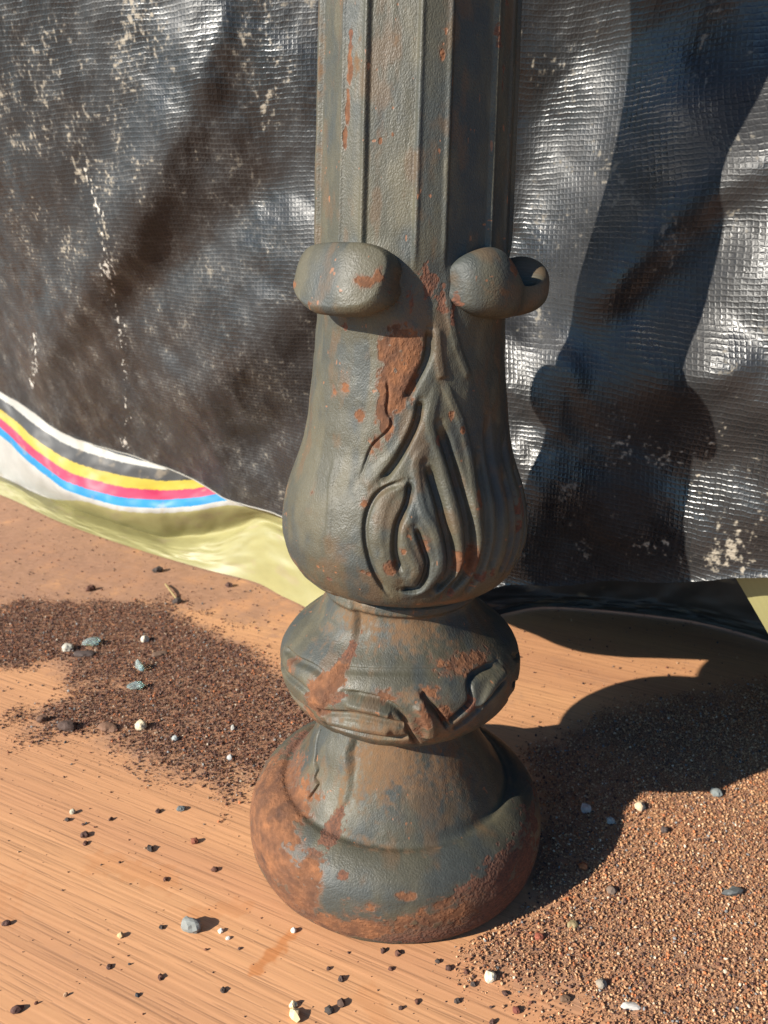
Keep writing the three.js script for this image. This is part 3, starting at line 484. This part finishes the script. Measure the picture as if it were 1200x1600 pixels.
// stones, chips and shards large enough to be picked up one by one
const GEO = {}; for (let k = 0; k < 8; k++) { GEO['stone' + k] = lump(k * 3 + 1, 2, 0.34); GEO['chip' + k] = lump(k * 5 + 2, 1, 0.42); }
const mats = {};
const pm = (c, rough = 0.85) => (mats[c.join() + rough] ??= Object.assign(new THREE.MeshStandardMaterial({ color: new THREE.Color().setRGB(c[0] * 0.82, c[1] * 0.77, c[2] * 0.70), roughness: rough, flatShading: true }), { name: 'stone_' + Object.keys(mats).length }));
const glassMat = new THREE.MeshPhysicalMaterial({ color: new THREE.Color().setRGB(.86, .95, .90), roughness: 0.15, transmission: 0.85, thickness: 0.004, ior: 1.5, attenuationColor: new THREE.Color().setRGB(.55, .75, .66), attenuationDistance: 0.012, flatShading: true }); glassMat.name = 'green_glass';
let gi = 0;
function bit(name, label, cat, x, z, sx, sy, sz, turn, mat, group, base = 0, shape = 'stone') {
  const m = mesh(numbered(name), GEO[shape + (gi++ % 8)], mat, scene); m.scale.set(sx / 2000, sy / 2000, sz / 2000); m.rotation.y = turn * RAD; m.position.set(x, base + sy / 2000 * 0.6, z);
  return tag(m, label, cat, group);
}
bit('stone', 'rough blue grey stone lying alone on bare plywood left of the foot', 'stone', -.098, .0705, 10.5, 7, 6, -12, pm([.22, .24, .24]));
bit('chip', 'cream white chip on bare plywood right of the foot, beside the sand', 'stone chip', .046, .0905, 6, 4.5, 5, 30, pm([.75, .70, .56]));
bit('flake', 'crumbly pale yellow flake at the bottom edge of the picture', 'plaster flake', -.041, .1135, 5, 4, 7, 20, pm([.72, .60, .36]), null, 0, 'chip');
bit('flake', 'small pale crumb just behind the pale yellow flake', 'plaster flake', -.0425, .1085, 3.6, 3, 3.4, 70, pm([.74, .64, .42]), null, 0, 'chip');
bit('chip', 'pale grey flat chip among the sand near the bottom edge', 'stone chip', .107, .1015, 8, 2.6, 4, -8, pm([.58, .57, .56], .4), null, 0, 'chip');
bit('chip', 'long charcoal grey splinter lying on the sand far right', 'stone chip', .179, .0335, 11, 4, 4.5, 14, pm([.10, .11, .115], .5), null, 0.0005, 'chip');
bit('crumb', 'square white crumb on bare plywood touching the rust stain', 'crumb', -.048, .0695, 2.8, 2.6, 2.6, 45, pm([.84, .82, .78]));
bit('crumb', 'smallest white crumb, between the grey stone and the foot', 'crumb', -.079, .0755, 2, 1.8, 2, 10, pm([.84, .82, .78]));
bit('crumb', 'white crumb nearest the grey stone on its right', 'crumb', -.0835, .0715, 2.4, 2, 2.2, 60, pm([.82, .80, .74]));
bit('stone', 'cream stone in the dark soil, below the glass shards', 'stone', -.177, -.092, 8, 7, 8, 15, pm([.66, .58, .42]));
bit('glass_shard', 'largest pale green glass shard, farthest left on the dark soil', 'glass shard', -.257, -.205, 17, 7, 11, 28, glassMat, null, 0.001, 'chip');
bit('glass_shard', 'pale glass shard lying nearest the camera on the dark soil', 'glass shard', -.197, -.141, 14, 6, 7, 12, glassMat, null, 0.001, 'chip');
bit('glass_shard', 'clear glass shard between the two other shards on the soil', 'glass shard', -.204, -.168, 10, 9, 5, -50, glassMat, null, 0.001, 'chip');
bit('stone', 'rounded light grey pebble left of the largest glass shard', 'pebble', -.273, -.195, 9, 7, 8, 0, pm([.48, .47, .42]));
bit('stone', 'round white pebble at the back of the dark soil', 'pebble', -.215, -.214, 7, 6.5, 7, 0, pm([.72, .66, .56]));
bit('stone', 'flat brown stone right behind the clear glass shard', 'stone', -.196, -.192, 12, 4, 8, 20, pm([.16, .10, .07]));
bit('stone', 'dark flat stone under the largest glass shard', 'stone', -.256, -.188, 17, 4, 8, 8, pm([.07, .05, .045]));
bit('stone', 'blue grey pebble on the soil right of the cream stone', 'pebble', -.15, -.080, 4.5, 4, 4, 0, pm([.36, .40, .42]));
bit('stone', 'small grey pebble at the right front edge of the dark soil', 'pebble', -.109, -.062, 4, 4, 4, 0, pm([.42, .44, .46]));
bit('stone', 'small grey pebble standing tall on the soil near the foot', 'pebble', -.114, -.094, 3.4, 5, 3.4, 0, pm([.46, .46, .44]));
bit('stone', 'dark brown stone at the left tip of the dark soil', 'stone', -.228, -.088, 12, 7, 8, -15, pm([.075, .045, .035]));
bit('stone', 'brown stone just outside the left tip of the dark soil', 'stone', -.249, -.096, 8, 5, 6, 25, pm([.13, .07, .045]));
bit('stone', 'flat reddish brown stone left of the cream stone', 'stone', -.20, -.09, 15, 4, 9, -28, pm([.20, .11, .07]));
bit('stone', 'blue black pebble alone on bare plywood below the dark soil', 'pebble', -.127, -.0125, 4.6, 3.4, 4, 0, pm([.13, .15, .16]));
bit('stone', 'rust red pebble on bare plywood left of the rusty foot', 'pebble', -.112, .013, 4, 3.2, 3.4, 20, pm([.20, .06, .03]));
bit('stone', 'pale pebble on bare plywood at the left', 'pebble', -.189, -.006, 3.6, 3.2, 3, 0, pm([.42, .40, .32]));
bit('stone', 'tan pebble on bare plywood left of the grey stone', 'pebble', -.131, .077, 3.2, 2.8, 2.6, 0, pm([.55, .40, .22]));
bit('stone', 'dark brown pebble nearest the bottom left corner', 'pebble', -.162, .117, 5.6, 3, 3.6, 30, pm([.09, .04, .03]));
bit('stone', 'dark brown pebble against the left edge of the picture', 'pebble', -.189, .073, 4, 2.6, 3, 10, pm([.09, .04, .03]));
bit('stone', 'mauve white pebble at the edge of the shadow on the sand', 'pebble', .1135, -.026, 6.5, 6, 5.5, 0, pm([.52, .44, .42]));
bit('stone', 'biggest cream pebble on the sand right of the foot shadow', 'pebble', .1475, -.030, 6.5, 5.5, 6, 0, pm([.60, .50, .36]));
bit('stone', 'grey pebble on the sand left of the biggest cream pebble', 'pebble', .1265, -.0165, 4.6, 5, 4.4, 0, pm([.36, .37, .36]));
bit('stone', 'slate blue pebble on the sand beside the collar shadow', 'pebble', .199, -.046, 6.4, 5, 6, 0, pm([.17, .20, .21]));
bit('stone', 'dark pebble on the sand under the biggest cream pebble', 'pebble', .1565, -.011, 5, 4, 4, 20, pm([.075, .055, .05]));
bit('stone', 'bright orange pebble on the sand by the foot shadow', 'pebble', .103, .020, 5, 4, 4.4, 0, pm([.42, .13, .045]));
bit('stone', 'grey brown pebble on the sand below the foot shadow', 'pebble', .1145, .036, 5.4, 4.5, 4.5, 0, pm([.17, .125, .10]));
bit('stone', 'olive tan pebble on the sand close to the foot', 'pebble', .0895, .059, 5.4, 3.6, 4.4, 0, pm([.30, .24, .13]));
bit('stone', 'brick red pebble on the sand close to the foot', 'pebble', .0715, .067, 4.4, 3.6, 3.8, 0, pm([.28, .08, .045]));
bit('stone', 'grey stone on the sand above the pale flat chip', 'stone', .0965, .0915, 5.2, 4, 4.4, 0, pm([.30, .27, .23]));
bit('stone', 'brown pebble on the sand edge below the grey stone', 'pebble', .0785, .0995, 4.6, 3.2, 3.6, 0, pm([.15, .09, .055]));
bit('stone', 'dark red pebble on bare plywood below the white chip', 'pebble', .056, .106, 3.2, 2.6, 3, 0, pm([.16, .045, .03]));
bit('clod', 'black crumbly clod at the bottom edge right of the pale yellow flake', 'soil clod', -.0265, .1105, 4.4, 3, 3.4, 0, pm([.05, .04, .035]), null, 0, 'chip');
bit('clod', 'dark round clod behind the black one at the bottom edge', 'soil clod', -.0215, .1068, 3.8, 3, 3.4, 0, pm([.085, .05, .035]));
bit('clod', 'dark upright clod halfway between the foot and the pale yellow flake', 'soil clod', -.0225, .0945, 2.8, 2.4, 3.4, 0, pm([.06, .035, .028]), null, 0, 'chip');
bit('crumb', 'white speck stuck on the rusty lower edge of the foot', 'crumb', -.0395, .0675, 1.8, 1.6, 1.8, 0, pm([.84, .82, .78]), null, 0.0085);
// a few more dark clods of one kind on the bare board
for (const [x, z, r] of [[-.175, .012, 4.6], [-.172, .018, 3], [-.135, .02, 4.8], [-.14, -.01, 3.6], [-.096, .033, 3.8], [-.19, .0, 3.4], [-.165, -.002, 3.2], [-.12, .041, 3], [-.113, .071, 2.6], [-.13, .094, 2.6], [-.105, .098, 3], [-.075, .103, 3], [.027, .0865, 3.2], [.035, .088, 2.8], [.038, .094, 3], [.052, .098, 3], [.012, .104, 2.6], [.03, .103, 2.8], [.045, .112, 3], [.0, .088, 2.6], [.022, .083, 2.8], [-.004, .0785, 3.2], [.003, .0795, 3.4], [-.32, -.15, 8], [-.36, -.2, 9], [-.30, -.31, 9], [-.25, -.36, 10], [-.17, -.33, 8], [-.42, -.31, 11], [-.21, -.29, 9]])
  bit('clod', z < -.13 ? 'large dark clod on the dusty board around the back of the dark soil' : x > -.01 ? 'small dark clod on bare plywood between the foot and the bottom edge' : 'small dark clod scattered on bare plywood left of the foot', 'soil clod', x, z, r, r * 0.65, r * rr(0.7, 0.95), rr(0, 180), pm([[.075, .035, .026], [.11, .045, .028], [.055, .04, .034]][gi % 3]), z < -.13 ? 'large dark clods around the back of the soil' : x > -.01 ? 'small dark clods in front of the foot' : 'small dark clods left of the foot', 0, 'chip');
{ // a dry straw on the board behind the dark soil
  const c = new THREE.CatmullRomCurve3([new THREE.Vector3(-.232, .002, -.326), new THREE.Vector3(-.224, .0035, -.312), new THREE.Vector3(-.210, .0012, -.292)]);
  tag(mesh('straw', new THREE.TubeGeometry(c, 14, 0.0009, 6), pm([.34, .26, .12]), scene), 'short dry straw lying on the board behind the dark soil', 'straw');
}

renderer.setSize(768, 1024);
renderer.render(scene, camera);
